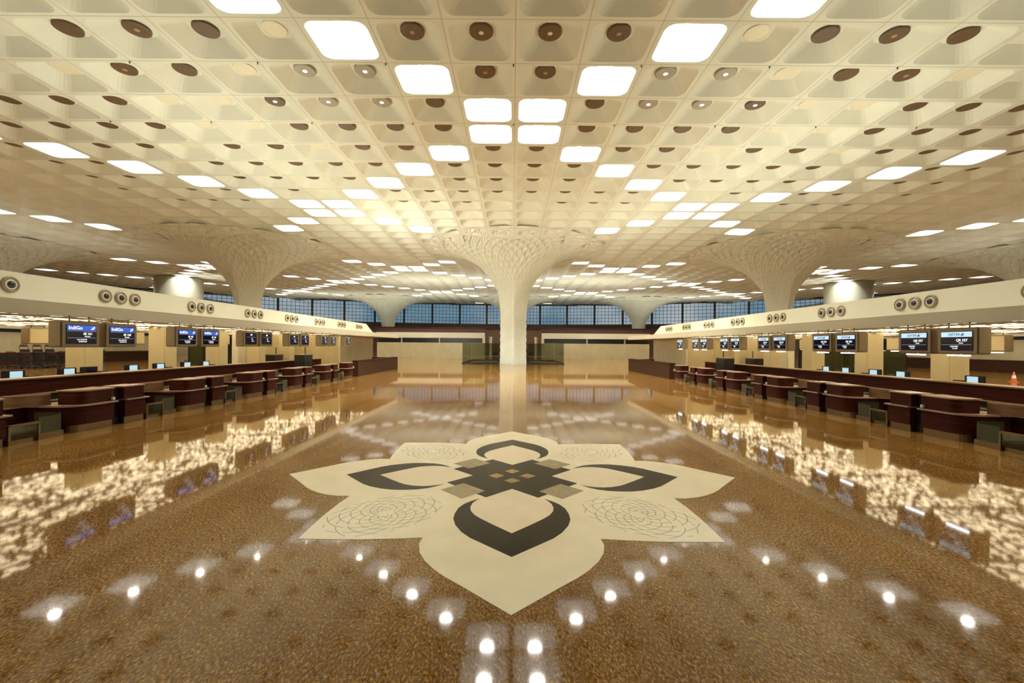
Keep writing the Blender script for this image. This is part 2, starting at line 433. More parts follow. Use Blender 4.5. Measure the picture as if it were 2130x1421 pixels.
# ---- sprinkler heads
bm = bmesh.new(); lathe(bm, [(.035, .01), (.035, -.015), (.014, -.02), (.014, -.06), (.035, -.064), (.035, -.07)], 10)
spk = meshobj('sprinkler_head', bm, M_black); first = True
for (gx, gy) in ((0, 1), (-2, 1), (2, 1), (-4, 1), (4, 1), (-6, 1), (6, 1), (0, 3), (-2, 3), (2, 3), (-4, 3), (4, 3), (-6, 3), (6, 3), (-8, 3), (8, 3)):
    o = spk if first else spk.copy()
    if not first: COL.objects.link(o)
    first = False
    o.location = (gx*S-.08, Y0+gy*D+.06, field(gx*S, Y0+gy*D))
    sd = 'on the centre line' if gx == 0 else ('%s grid line %s of centre' % (ORD[abs(gx)], 'right' if gx > 0 else 'left'))
    tag(o, 'tiny black sprinkler head %s, %s row of heads' % (sd, 'nearer' if gy == 1 else 'farther'), 'sprinkler', 'sprinkler heads on the ceiling')

# ------------------------------------------------------------------ tree-like columns
def plan_pt(rho, th, p):
    c, s = math.cos(th), math.sin(th)
    k = (abs(c)**p+abs(s)**p)**(-1/p)
    return rho*k*c, rho*k*s
def make_column_meshes():
    # profile (rho, z) from ceiling edge down
    prof = []
    r = R_CAP
    while r > 2.0:
        prof.append((r, HC-drop(r)-.03)); r -= .05
    zt = prof[-1][1]; rt = prof[-1][0]
    zz = zt-.1
    while zz > 6.0:
        k = (zz-6.0)/(zt-6.0); prof.append((1.66+(rt-1.66)*k**1.9, zz)); zz -= .12
    prof.append((1.66, 6.0))
    prof = prof[::-1]
    # arc length & cell coordinate
    N = 34; SUB = 8
    v = 0; samp = [(0.0, prof[0])]
    for q in range(1, len(prof)):
        (r0, z0), (r1_, z1) = prof[q-1], prof[q]
        ds = math.hypot(r1_-r0, z1-z0); w = 2*PI*(r0+r1_)/2/N
        asp = 3.4 - 2.5*min(1, max(0, (r0-1.7)/5))
        v += ds/(w*asp); samp.append((v, (r1_, z1)))
    vmax = v; NV = int(vmax*SUB)+1
    def at(vv):
        for q in range(1, len(samp)):
            if samp[q][0] >= vv:
                k = (vv-samp[q-1][0])/max(1e-9, samp[q][0]-samp[q-1][0])
                return tuple(samp[q-1][1][m]+(samp[q][1][m]-samp[q-1][1][m])*k for m in (0, 1))
        return samp[-1][1]
    bm = bmesh.new(); NT = N*SUB; rings = []
    for a in range(NV+1):
        vv = vmax*a/NV
        r0, z0 = at(vv); ra, za = at(max(0, vv-.02)); rb, zb = at(min(vmax, vv+.02))
        tx, tz = rb-ra, zb-za; L = math.hypot(tx, tz) or 1
        nr, nz_ = -tz/L, tx/L           # into the solid
        w = 2*PI*r0/N
        p = 1.12+.88*min(1, max(0, (r0-1.66)/3.2))
        ring = []
        for b in range(NT):
            u = b/SUB
            e1 = (u+vv) % 1; e2 = (u-vv) % 1
            dd = min(e1, 1-e1, e2, 1-e2)
            rec = min(1, max(0, (dd-.10)/.16)); rec = rec*rec*(3-2*rec)
            fade = min(1, vv/2.5)*min(1, (vmax-vv)/.6+.0)
            dep = rec*w*(.16+.14*min(1, max(0, (r0-2)/4)))*fade
            rr = r0+nr*dep
            x, y = plan_pt(rr, 2*PI*b/NT-PI/2, p)
            ring.append(bm.verts.new((x, y, z0+nz_*dep)))
        rings.append(ring)
    for a in range(NV):
        for b in range(NT):
            bm.faces.new((rings[a][b], rings[a][(b+1) % NT], rings[a+1][(b+1) % NT], rings[a+1][b]))
    cap = bm
    # shaft with slender leaf-shaped grooves
    bm = bmesh.new(); rings = []; NZ = 72
    for a in range(NZ+1):
        z = 6.0*a/NZ; ring = []
        for b in range(NT):
            u = b/SUB; vv = z*1.15
            e1 = (u+vv) % 1; e2 = (u-vv) % 1; dd = min(e1, 1-e1, e2, 1-e2)
            rec = min(1, max(0, (dd-.12)/.15))*.055*(1 if z > .4 else 0)*max(0, min(1, (z-.4)/1))*min(1, (6-z)/.5)
            x, y = plan_pt(1.66-rec, 2*PI*b/NT-PI/2, 1.12)
            ring.append(bm.verts.new((x, y, z)))
        rings.append(ring)
    for a in range(NZ):
        for b in range(NT): bm.faces.new((rings[a][b], rings[a][(b+1) % NT], rings[a+1][(b+1) % NT], rings[a+1][b]))
    return cap, bm
cap, shaft = make_column_meshes()
colp = empty('column')
meshobj('capital', cap, M_col, colp, smooth=False); meshobj('shaft', shaft, M_col, colp, smooth=False)
index_children()
first = True
CL = {(0, 0): 'central cream lattice column flaring up into the ceiling, behind the floor flower',
      (-1, 0): 'cream flaring column rising behind the left check-in canopy', (1, 0): 'cream flaring column rising behind the right check-in canopy',
      (-2, 0): 'flaring column cut by the left photo edge, canopy in front', (2, 0): 'flaring column cut by the right photo edge, canopy in front',
      (0, 1): 'distant flaring column hidden directly behind the central column', (-1, 1): 'small distant flaring column left of the central column, before the windows',
      (1, 1): 'small distant flaring column right of the central column, before the windows'}
for (a, b), lab in CL.items():
    o = colp if first else copy_tree(colp); first = False
    o.location = (a*LX, YC+b*LY, 0); tag(o, lab, 'column', 'flaring lattice columns')
# ---- plain round drums
first = None
for sg in (-1, 1):
    if first is None:
        bm = bmesh.new(); lathe(bm, [(3.75, 0), (3.75, HC-.02)], 48); o = meshobj('round_pillar', bm, M_col, smooth=False); first = o
        for f in o.data.polygons: f.use_smooth = abs(f.normal.z) < .5
    else: o = first.copy(); COL.objects.link(o)
    o.location = (sg*62.8, 81, 0)
    tag(o, 'wide plain round cream pillar beyond the %s canopy, beside the %s flaring column' % (('left', 'left') if sg < 0 else ('right', 'right')), 'pillar', 'wide plain round pillars')
    spot('pillar_spot', (sg*62.8-sg*0+(4.9 if sg < 0 else -4.9), 76.2, 6.2), 2200, math.radians(60), (math.radians(150), 0, math.radians(-45 if sg < 0 else 45)))

# ------------------------------------------------------------------ shell: walls and windows
def wallbox(name, x0, x1, y0, y1, z0, z1, m):
    bm = bmesh.new(); box(bm, x0, x1, y0, y1, z0, z1); return struct(meshobj(name, bm, m))
wallbox('wall_back', -126, 126, -14.6, -14.2, 0, 15.2, M_wallside)
wallbox('wall_left', -112.4, -112, -14.2, 72, 0, 15.2, M_wallside)
wallbox('wall_right', 112, 112.4, -14.2, 72, 0, 15.2, M_wallside)
# curved far wall under and over the windows
xs = [0]
while xs[-1] < 112: xs.append(xs[-1]+7.9/math.sqrt(1+(.0092*xs[-1])**2))
xs = [-v for v in xs[:0:-1]]+xs
bm = bmesh.new()
for (z0, z1) in ((0, 8.5), (14.35, 15.6)):
    lo = [(bm.verts.new((x, wall_y(x), z0)), bm.verts.new((x, wall_y(x)+.5, z0)), bm.verts.new((x, wall_y(x)+.5, z1)), bm.verts.new((x, wall_y(x), z1))) for x in xs]
    for k in range(len(lo)-1):
        for m_ in range(4): bm.faces.new((lo[k][m_], lo[k+1][m_], lo[k+1][(m_+1) % 4], lo[k][(m_+1) % 4]))
struct(meshobj('wall_far', bm, M_brown))
wn = 0
for k in range(len(xs)-1):
    wn += 1
    xa, xb = xs[k], xs[k+1]; A = Vector((xa, wall_y(xa)+.1, 8.5)); B = Vector((xb, wall_y(xb)+.1, 8.5)); dv = B-A; L = dv.length
    o = bpy.data.objects
    ang = math.atan2(dv.y, dv.x)
    bm = bmesh.new(); box(bm, -.28, .28, -.25, .25, 0, 5.85); box(bm, .28, L-.28, -.12, .12, 5.7, 5.85); box(bm, .28, L-.28, -.12, .12, 0, .12)
    w = struct(meshobj('window_%d' % wn, bm, M_mull)); w.location = A; w.rotation_euler = (0, 0, ang)
    bm = bmesh.new()
    for q in range(1, 8): box(bm, L*q/8-.045, L*q/8+.045, -.06, .06, .12, 5.7)
    for q in range(1, 6): box(bm, .28, L-.28, -.055, .055, 5.7*q/6-.045, 5.7*q/6+.045)
    meshobj('glazing_bars', bm, M_mull, w)
    bm = bmesh.new(); box(bm, .2, L-.2, .08, .10, .05, 5.8); meshobj('pane', bm, M_glass, w)

# mezzanine parapet and the far structures
def thing_box(name, x0, x1, y0, y1, z0, z1, m, label, cat, group=None):
    bm = bmesh.new(); box(bm, 0, x1-x0, 0, y1-y0, 0, z1-z0, .02 if min(x1-x0, y1-y0, z1-z0) > .1 else 0)
    o = meshobj(name, bm, m, loc=(x0, y0, z0)); return tag(o, label, cat, group)
bm = bmesh.new(); box(bm, -62, 62, 106, 106.6, 0, 6.5); box(bm, -62, 62, 105.8, 106.8, 6.5, 6.7)
tag(meshobj('mezzanine_parapet', bm, M_maroon), 'long dark maroon mezzanine parapet below the far windows', 'parapet')
for sg in (-1, 1):
    sd = 'left' if sg < 0 else 'right'
    b0 = empty('passport_booth', (sg*14, 78, 0))
    def bb(name, x0, x1, y0, y1, z0, z1, m, par=b0):
        bm = bmesh.new(); box(bm, sg*(x0-14), sg*(x1-14), y0-78, y1-78, z0, z1); return meshobj(name, bm, m, par)
    bb('front_wall', 5.2, 24, 76, 76.4, 0, 2.72, M_beige)
    bb('side_wall', 5.2, 5.6, 76.4, 80, 0, 2.72, M_beige)
    bb('dark_slot', 5.6, 24, 76.9, 77.1, 2.72, 3.55, M_black)
    bb('cream_fascia', 5.0, 24, 75.6, 76.2, 3.55, 4.5, M_cream)
    bb('end_post', 5.0, 5.4, 75.8, 76.6, 2.72, 3.55, M_cream)
    bb('roof', 5.0, 24, 76.2, 83, 4.5, 5.2, M_maroon)
    for q in (12.9, 19.6): bb('slot_post', q, q+.25, 76.2, 76.5, 2.72, 3.55, M_white)
    tag(b0, 'long low beige booth with dark slot and maroon roof, %s of the central column' % sd, 'booth', 'beige booths at the far end')
    for q in (6.4, 7.3, 8.2, 9.1, 10, 10.9):
        spot('booth_downlight', (sg*q, 75.5, 3.5), 18, math.radians(55), (math.radians(12), 0, 0))
    # lit tapered post beside the gap
    bm = bmesh.new(); lathe(bm, [(.28, 0), (.22, 1.2), (.30, 3.6), (.34, 3.9)], 20)
    o = meshobj('pale_post', bm, M_white, loc=(sg*4.2, 79.5, 0)); tag(o, 'pale slim post just %s of the central column, in the far gap' % sd, 'post')
    bm = bmesh.new(); box(bm, -1.0, 1.0, -.4, .4, 0, 1.1, .03); box(bm, -1.1, 1.1, -.5, .5, 1.1, 1.16)
    o = meshobj('far_desk', bm, M_black, loc=(sg*3.0, 84, 0)); tag(o, 'small black desk in the far gap, %s of the central column' % sd, 'desk')
# brown wall behind gap
wallbox('wall_gap', -30, 30, 96, 96.4, 0, 5.6, M_brown)

# glass enclosure behind the central column
g = empty('glass_balustrade', (0, 56, 0))
def gp(name, x0, x1, y0, y1, z0, z1, m):
    bm = bmesh.new(); box(bm, x0, x1, y0-56, y1-56, z0, z1); return meshobj(name, bm, m, g)
for sg in (-1, 1):
    for q in range(3):
        xa, xb = 1.9+q*1.48, 1.9+(q+1)*1.48-.03
        gp('glass_panel', sg*xa, sg*xb, 53.9, 53.93, .14, 2.6, M_gglass)
    for q in range(4): gp('side_panel', sg*6.33, sg*6.36, 54.0+q*3.0, 54.0+q*3.0+2.95, .14, 2.6, M_gglass)
    gp('base_rail', sg*1.7, sg*6.4, 53.82, 54.0, 0, .14, M_black)
    gp('side_rail', sg*6.28, sg*6.42, 54.0, 66, 0, .14, M_black)
    gp('handrail', sg*1.7, sg*6.4, 53.84, 53.9, .92, .98, M_steel)
for q in range(4): gp('back_panel', -6.3+q*3.16, -6.3+q*3.16+3.1, 66, 66.03, .14, 2.6, M_gglass)
gp('back_rail', -6.4, 6.4, 65.95, 66.1, 0, .14, M_black)
tag(g, 'green glass enclosure with dark base rail around the central column', 'balustrade')
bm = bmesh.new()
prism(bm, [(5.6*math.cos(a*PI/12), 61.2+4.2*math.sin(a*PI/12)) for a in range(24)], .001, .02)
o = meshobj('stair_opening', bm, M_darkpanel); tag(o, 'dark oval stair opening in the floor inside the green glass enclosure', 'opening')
bm = bmesh.new(); box(bm, -2.4, 2.4, -.5, .5, 0, 1.5, .04); box(bm, -2.5, 2.5, -.6, .6, 1.5, 1.56)
o = meshobj('information_desk', bm, M_green, loc=(0, 64, .021)); tag(o, 'dark green desk inside the glass enclosure behind the central column', 'desk')

# ------------------------------------------------------------------ floor flower
fl = empty('floor_inlay', (0, 7.604, 0))
tag(fl, 'large cream and dark brown stone flower inlaid in the granite floor', 'floor inlay')
def rot(pts, k):
    r = []
    for x, y in pts:
        for _ in range(k): x, y = -y, x
        r.append((x, y))
    return r
halfp = [(1.06, -2.46), (1.07, -2.62), (1.02, -2.82), (.93, -3.0), (.80, -3.18), (.66, -3.33), (.50, -3.47), (.24, -3.71), (0, -3.93)]
petal = [(0, 0)]+[(-x, y) for x, y in halfp]+halfp[-2::-1]
corner = [(0, 0), (1.06, -2.46), (1.4, -2.50), (1.8, -2.525), (2.2, -2.525), (2.52, -2.52), (2.525, -2.2), (2.525, -1.8), (2.50, -1.4), (2.46, -1.06)]
outer = [(0, -2.92), (.24, -2.70), (.50, -2.46), (.62, -2.30), (.72, -2.10), (.775, -1.90), (.78, -1.72), (.755, -1.52), (.69, -1.36), (.60, -1.24), (.48, -1.13)]
inner = [(.53, -1.22), (.575, -1.34), (.59, -1.48), (.57, -1.62), (.51, -1.76), (.42, -1.88), (.25, -2.07), (0, -2.33)]
def flat(name, pts, z0, z1, m, par=fl, k=0):
    bm = bmesh.new(); prism(bm, rot(pts, k), z0, z1); bm.normal_update(); bmesh.ops.triangulate(bm, faces=[f for f in bm.faces if len(f.verts) > 4])
    return meshobj(name, bm, m, par)
for k in range(4):
    flat('petal', petal, .0005, .003, M_fly, k=k); flat('corner_petal', corner, .0005, .0030, M_fly, k=k)
    for s in (1, -1):
        pass
    ring = outer+inner; full = ring+[(-x, y) for x, y in ring[-2:0:-1]]
    # crescent: right half outline then left half
    R_ = outer+inner
    poly = outer+inner[:-1]+[(0, -2.33)]+[(-x, y) for x, y in inner[:-1][::-1]]+[(-x, y) for x, y in outer[::-1][:-1]]
    flat('dark_crescent', poly, .003, .0042, M_fld, k=k)
    heart = [(0, -.70), (.48, -1.13)]+inner+[(-x, y) for x, y in inner[:-1][::-1]]+[(-.48, -1.13)]
    flat('petal_heart', heart, .003, .0036, M_flp, k=k)
    # swirl lines on the corner petal
    bm = bmesh.new(); cx, cy = 1.72, -1.72
    for fam in (1, -1):
        for q in range(11):
            a0 = 2*PI*q/11; pr = None
            for s_ in range(27):
                tt = s_/26; rr = .10+.60*tt; aa = a0+fam*(2.5*tt)
                lim = 1+.16*math.cos(2*(aa+PI/4))
                p_ = Vector((cx+rr*lim*math.cos(aa), cy+rr*lim*math.sin(aa), 0))
                if pr is not None and (s_*7+q) % 9 != 0:
                    d_ = (p_-pr).normalized(); nrm = Vector((-d_.y, d_.x, 0))*.0055
                    pp = rot([((pr+nrm).x, (pr+nrm).y), ((p_+nrm).x, (p_+nrm).y), ((p_-nrm).x, (p_-nrm).y), ((pr-nrm).x, (pr-nrm).y)], k)
                    bm.faces.new([bm.verts.new((a_, b_, .0034)) for a_, b_ in pp])
                pr = p_
    meshobj('swirl_lines', bm, M_fll, fl)
r2_ = math.sqrt(.5)
def diag(pts): return [((p_+q_)*r2_, (p_-q_)*r2_) for p_, q_ in pts]
a, b = 1.05, .49
flat('dark_cross', diag([(-a, -b), (-b, -b), (-b, -a), (b, -a), (b, -b), (a, -b), (a, b), (b, b), (b, a), (-b, a), (-b, b), (-a, b)]), .0036, .0046, M_fld)
for k in range(4):
    flat('tan_square', diag([(-1.34, -.27), (-.87, -.27), (-.87, .27), (-1.34, .27)]), .0046, .0052, M_flb, k=k)
    flat('gold_square', [(-.14, -.275), (0, -.135), (.14, -.275), (0, -.415)], .0046, .0052, M_flg, k=k)

# ------------------------------------------------------------------ check-in islands
XB = 11.0; OFF = {-1: 0.0, 1: -.29}
MODY = [10.8+3.56*n for n in range(-1, 6)]
YEND = 41.3
def P(sg):   # (along, depth, z) -> local box
    def f(bm, a0, a1, b0, b1, z0, z1, bev=0): box(bm, sg*b0, sg*b1, a0, a1, z0, z1, bev)
    return f
def sp_(sg, pts): return [(sg*b, a) for a, b in pts]   # outline in (along, depth)
def roundfront(a0, a1, b0, b1, r):
    pts = []
    for k in range(9):
        t_ = math.radians(90*k/8); pts.append((a0+r-r*math.cos(t_), b0+r-r*math.sin(t_)))
    return pts+[(a1, b0), (a1, b1), (a0, b1)]
def make_main(sg):
    o = empty('check_in_desk'); B = P(sg)
    def add(n, outl, z0, z1, m):
        bm = bmesh.new(); prism(bm, sp_(sg, outl), z0, z1); return meshobj(n, bm, m, o)
    add('kick_plate', roundfront(.05, 1.08, .04, 1.1, .36), 0, .19, M_metal)
    add('lower_body', roundfront(0, 1.1, 0, 1.15, .40), .19, .66, M_wood)
    add('stone_ledge', roundfront(-.06, 1.16, -.07, 1.2, .42), .66, .70, M_ledge)
    add('upper_body', roundfront(.22, 1.1, .03, .62, .20), .70, 1.03, M_wood)
    add('top_cap', roundfront(.20, 1.12, .01, .66, .22), 1.03, 1.065, M_ledge)
    bm = bmesh.new()   # curved return at the agent's side
    pts = [(-.05-.42*math.sin(math.radians(t_)), 1.25-.42*math.cos(math.radians(t_))+.0) for t_ in range(0, 91, 10)]
    outl = [(.22, .80)]+pts+[(-.41, 1.25)]+[(-.05-.36*math.sin(math.radians(t_)), 1.25-.36*math.cos(math.radians(t_))) for t_ in range(90, -1, -10)]+[(.22, .86)]
    prism(bm, sp_(sg, outl), .70, .98); meshobj('curved_wing', bm, M_wing, o)
    bm = bmesh.new(); B(bm, -.42, .1, 1.2, 1.6, 0, .66); meshobj('wing_base', bm, M_wood, o)
    bm = bmesh.new(); B(bm, 1.02, 1.09, -.05, .02, .72, .80, .01); meshobj('card_reader', bm, M_white, o)
    return o
def make_second(sg):
    o = empty('narrow_check_in_desk'); B = P(sg)
    def add(n, a0, a1, b0, b1, z0, z1, m, bev=.008):
        bm = bmesh.new(); B(bm, a0, a1, b0, b1, z0, z1, bev); return meshobj(n, bm, m, o)
    add('kick_plate', 1.45, 2.10, .04, 1.1, 0, .19, M_metal); add('lower_body', 1.43, 2.13, 0, 1.15, .19, .66, M_wood)
    add('stone_ledge', 1.43, 2.20, -.07, 1.2, .66, .70, M_ledge); add('upper_body', 1.43, 2.10, .03, .62, .70, 1.03, M_wood)
    add('top_cap', 1.41, 2.13, .01, .66, 1.03, 1.065, M_ledge)
    return o
def make_gap(sg):
    o = empty('gap_post'); B = P(sg)
    bm = bmesh.new(); B(bm, 1.17, 1.42, .18, .9, 0, 1.0); meshobj('dark_panel', bm, M_darkpanel, o)
    bm = bmesh.new(); B(bm, 1.17, 1.42, .14, .9, 1.0, 1.05); meshobj('top_cap', bm, M_wood, o)
    return o
def make_bay(sg):
    o = empty('baggage_scale'); B = P(sg)
    def add(n, a0, a1, b0, b1, z0, z1, m, bev=0, par=None):
        bm = bmesh.new(); B(bm, a0, a1, b0, b1, z0, z1, bev); return meshobj(n, bm, m, par or o)
    add('base', 2.20, 3.44, .12, .80, 0, .14, M_metal); add('belt_frame', 2.20, 3.02, .80, 2.4, 0, .14, M_metal)
    add('belt', 2.26, 2.98, .16, 2.38, .14, .20, M_black)
    f_ = add('front_frame', 2.22, 2.86, .06, .10, .40, .45, M_metal)
    for q in (2.22, 2.82): add('post', q, q+.045, .06, .11, .0, .45, M_metal)
    add('front_panel', 2.27, 2.82, .075, .09, .10, .40, M_dglass)
    add('side_panel', 2.92, 3.42, .16, .19, .10, .52, M_green)
    add('side_panel', 3.40, 3.43, .19, .80, .0, .56, M_green)
    add('panel_edge', 2.92, 3.42, .155, .195, .10, .14, M_metal)
    add('back_glass', 2.2, 3.0, 1.9, 1.93, .2, .62, M_dglass)
    return o
for sg in (-1, 1):
    sd = 'left' if sg < 0 else 'right'
    Ps = [make_main(sg), make_second(sg), make_gap(sg), make_bay(sg)]
    index_children()
    names = [('dark red check-in desk with rounded corner and stone ledge', 'check-in desk', 'rounded check-in desks'),
             ('narrow dark red check-in desk with stone ledge', 'check-in desk', 'narrow check-in desks'),
             ('black recessed panel between two desks', 'panel', 'black panels between desks'),
             ('low metal baggage scale bay with glass panel', 'baggage scale', 'baggage scale bays')]
    for n_, y in enumerate(MODY):
        for q in range(4):
            if n_ == 6 and q > 0: continue
            o = Ps[q] if n_ == 0 else copy_tree(Ps[q])
            o.location = (sg*XB, y+OFF[sg], 0)
            place = ['at the photo edge', 'nearest fully shown', 'second fully shown', 'third fully shown', 'fourth fully shown', 'fifth fully shown', 'farthest'][n_]
            tag(o, '%s, %s side, %s' % (names[q][0], sd, place), names[q][1], names[q][2]+' on the '+sd)
    # low brown wall closing the row
    y0 = 30.75+OFF[sg]
    o = empty('low_wall', (sg*XB, y0, 0)); B = P(sg)
    bm = bmesh.new(); B(bm, 0, YEND-y0, .05, .45, 0, 1.10); B(bm, YEND-y0-.4, YEND-y0, .45, 6, 0, 1.10); meshobj('panelling', bm, M_wood2, o)
    bm = bmesh.new(); B(bm, -.02, YEND-y0+.03, .02, .5, 1.10, 1.14); meshobj('cap', bm, M_wood, o)
    tag(o, 'long plain brown wooden low wall at the far end of the %s desks' % sd, 'low wall')
    # conveyor housing behind the desks
    o = empty('conveyor_wall', (sg*XB, 20, 0))
    L0, L1 = -17, 10.6
    for nme, b0, b1, z0, z1, m in (('wood_band', 2.62, 2.74, .84, 1.24, M_wood), ('top_ledge', 2.56, 3.1, 1.24, 1.28, M_wing), ('metal_lip', 2.56, 2.64, .80, .84, M_ledge),
                                   ('green_panel', 2.70, 2.76, .0, .80, M_green), ('lower_lip', 2.55, 2.70, .56, .60, M_ledge)):
        bm = bmesh.new(); B(bm, L0, L1, b0, b1, z0, z1); meshobj(nme, bm, m, o)
    tag(o, 'long dark wood conveyor wall with green panel behind the %s desks' % sd, 'conveyor wall')
    # staff counter behind with terminals
    bm = bmesh.new(); B(bm, -17, 9, 3.7, 4.35, 0, 1.02); B(bm, -17, 9, 3.6, 4.45, 1.02, 1.06)
    o = meshobj('staff_counter', bm, M_wood, loc=(sg*XB, 20, 0)); tag(o, 'long staff counter behind the %s conveyor wall, carrying the terminals' % sd, 'counter')
    for q, yy in enumerate(([12.9, 14.45, 15.2, 16.9, 18.2, 19.7, 20.9] if sg < 0 else [13.95, 16.55, 17.8, 19.3, 20.5])):
        t_ = empty('computer_monitor', (sg*(XB+3.95), yy, 1.06))
        bm = bmesh.new(); box(bm, -.03, .03, -.27, .27, .09, .38, .012); meshobj('casing', bm, M_black, t_)
        bm = bmesh.new(); box(bm, -sg*.032, -sg*.036, -.10, .20, .13, .35)
        meshobj('screen', bm, M_term if not (sg < 0 and q == 2) else M_scr, t_)
        bm = bmesh.new(); box(bm, -.1, .1, -.12, .12, 0, .015); box(bm, -.02, .02, -.03, .03, .015, .1); meshobj('stand', bm, M_black, t_)
        t_.rotation_euler = (0, 0, sg*.15)
        tag(t_, 'black computer monitor%s on %s staff counter, %s from photo edge' % (' with dark screen' if sg < 0 and q == 2 else ' with pale screen', sd, ORD[q+1]), 'monitor', 'terminals on the %s counter' % sd)
        bm = bmesh.new(); box(bm, -.12, .12, -.16, .16, 0, .17, .02); box(bm, -.09, .09, -.12, .12, .17, .2)
        t2 = meshobj('ticket_printer', bm, M_black, loc=(sg*(XB+3.95), yy+.50, 1.06))
        tag(t2, 'small black printer beside the %s terminal on the %s staff counter' % (ORD[q+1], sd), 'printer', 'printers on the %s counter' % sd)
    # pillars
    bm = bmesh.new(); box(bm, -.36, .36, -.36, .36, 0, 3.0, .02); pil0 = meshobj('square_pillar', bm, M_beige)
    for q in range(6):
        o = pil0 if q == 0 else pil0.copy()
        if q: COL.objects.link(o)
        o.location = (sg*(XB+4.85), 16.05+3.56*q+OFF[sg]-.1, 0)
        tag(o, 'square cream pillar under the %s canopy, %s from the camera' % (sd, ORD[q+1]), 'pillar', 'square pillars under the %s canopy' % sd)
    # canopy
    cn = empty('canopy', (sg*16, 20, 0))
    def cb(nm, x0, x1, y0_, y1_, z0, z1, m, par=cn):
        bm = bmesh.new(); box(bm, sg*(x0-16), sg*(x1-16), y0_-20, y1_-20, z0, z1); return meshobj(nm, bm, m, par)
    YA = -3
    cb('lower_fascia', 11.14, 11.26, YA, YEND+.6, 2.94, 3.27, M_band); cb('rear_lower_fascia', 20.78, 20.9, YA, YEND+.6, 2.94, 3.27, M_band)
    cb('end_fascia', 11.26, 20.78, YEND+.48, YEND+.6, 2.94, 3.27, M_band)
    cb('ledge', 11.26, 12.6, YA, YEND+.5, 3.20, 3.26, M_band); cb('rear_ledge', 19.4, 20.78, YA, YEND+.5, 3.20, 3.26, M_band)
    # bulkhead with slanted end
    bm = bmesh.new()
    for x0, x1 in ((12.6, 19.4),):
        prof = [(YA, 3.26), (39.0, 3.26), (36.9, 4.06), (YA, 4.06)]
        lo = [bm.verts.new((sg*(x0-16), y-20, z)) for y, z in prof]; hi = [bm.verts.new((sg*(x1-16), y-20, z)) for y, z in prof]
        bm.faces.new(lo); bm.faces.new(hi[::-1])
        for k in range(4): bm.faces.new((lo[k], hi[k], hi[(k+1) % 4], lo[(k+1) % 4]))
    meshobj('bulkhead', bm, M_cream, cn)
    bm = bmesh.new()
    box(bm, -4.74, 4.74, YA-20, 13.5, 3.0, 3.06)
    meshobj('light_ceiling', bm, M_soffit, cn)
    cb('end_soffit', 11.26, 20.78, 33.6, YEND+.48, 3.0, 3.06, M_cream)
    cb('hanging_rail', 11.0, 11.06, YA, 33, 2.88, 2.92, M_case)
    # dark service strips in the soffit
    for q in range(8): cb('service_strip', 11.4, 20.1, 7.0+3.56*q+.1, 7.0+3.56*q+.22, 2.955, 2.995, M_case)
    # round air nozzles in threes
    pn = None
    for q in range(-1, 9):
        for d_ in (-.52, 0, .52):
            yy = 12.05+3.56*0+ (3.56*q)+d_+OFF[sg]+1.42
            yy = 13.82+3.56*q+d_+OFF[sg]
            if yy > 36: continue
            if pn is None:
                bm = bmesh.new(); lathe(bm, [(.205, -.01), (.205, .035), (.175, .05), (.15, .035), (.13, .01), (.02, .005)], 24, 'X'); pn = meshobj('air_nozzle', bm, M_case, cn)
                bm = bmesh.new(); lathe(bm, [(.09, .0), (.09, .06), (.03, .085)], 16, 'X'); k_ = meshobj('nozzle_core', bm, M_black, pn)
                bm = bmesh.new(); lathe(bm, [(.145, .0), (.13, .045), (.11, .045)], 20, 'X'); k2 = meshobj('nozzle_ring', bm, M_white, pn)
                nz_, c1, c2 = pn, k_, k2
            else:
                nz_ = pn.copy(); COL.objects.link(nz_)
                for s__ in (k_, k2):
                    e_ = s__.copy(); COL.objects.link(e_); e_.parent = nz_
            nz_.location = (sg*(12.6-16), yy-20, 3.73)
            nz_.rotation_euler = (0, 0, 0 if sg < 0 else PI)
    tag(cn, 'long cream canopy with round air nozzles and glowing perforated soffit over the %s check-in desks' % sd, 'canopy')

    # screens hanging over the desks
    def text_mesh(s, size, m, par, loc, bold=False):
        cu = bpy.data.curves.new('lettering', 'FONT'); cu.body = s; cu.size = size; cu.extrude = .001
        cu.offset = .0015 if bold else .0006
        t_ = bpy.data.objects.new('tmp', cu); COL.objects.link(t_)
        dg = bpy.context.evaluated_depsgraph_get(); me = bpy.data.meshes.new_from_object(t_.evaluated_get(dg))
        bpy.data.objects.remove(t_)
        me.materials.clear(); me.materials.append(m)
        o_ = bpy.data.objects.new('lettering', me); COL.objects.link(o_); o_.parent = par
        o_.location = loc; o_.rotation_euler = (PI/2, 0, 0)
        return o_
    def lbox(nm, x0, x1, y0_, y1_, z0, z1, m, par, bev=0):
        bm = bmesh.new(); box(bm, x0, x1, y0_, y1_, z0, z1, bev); return meshobj(nm, bm, m, par)
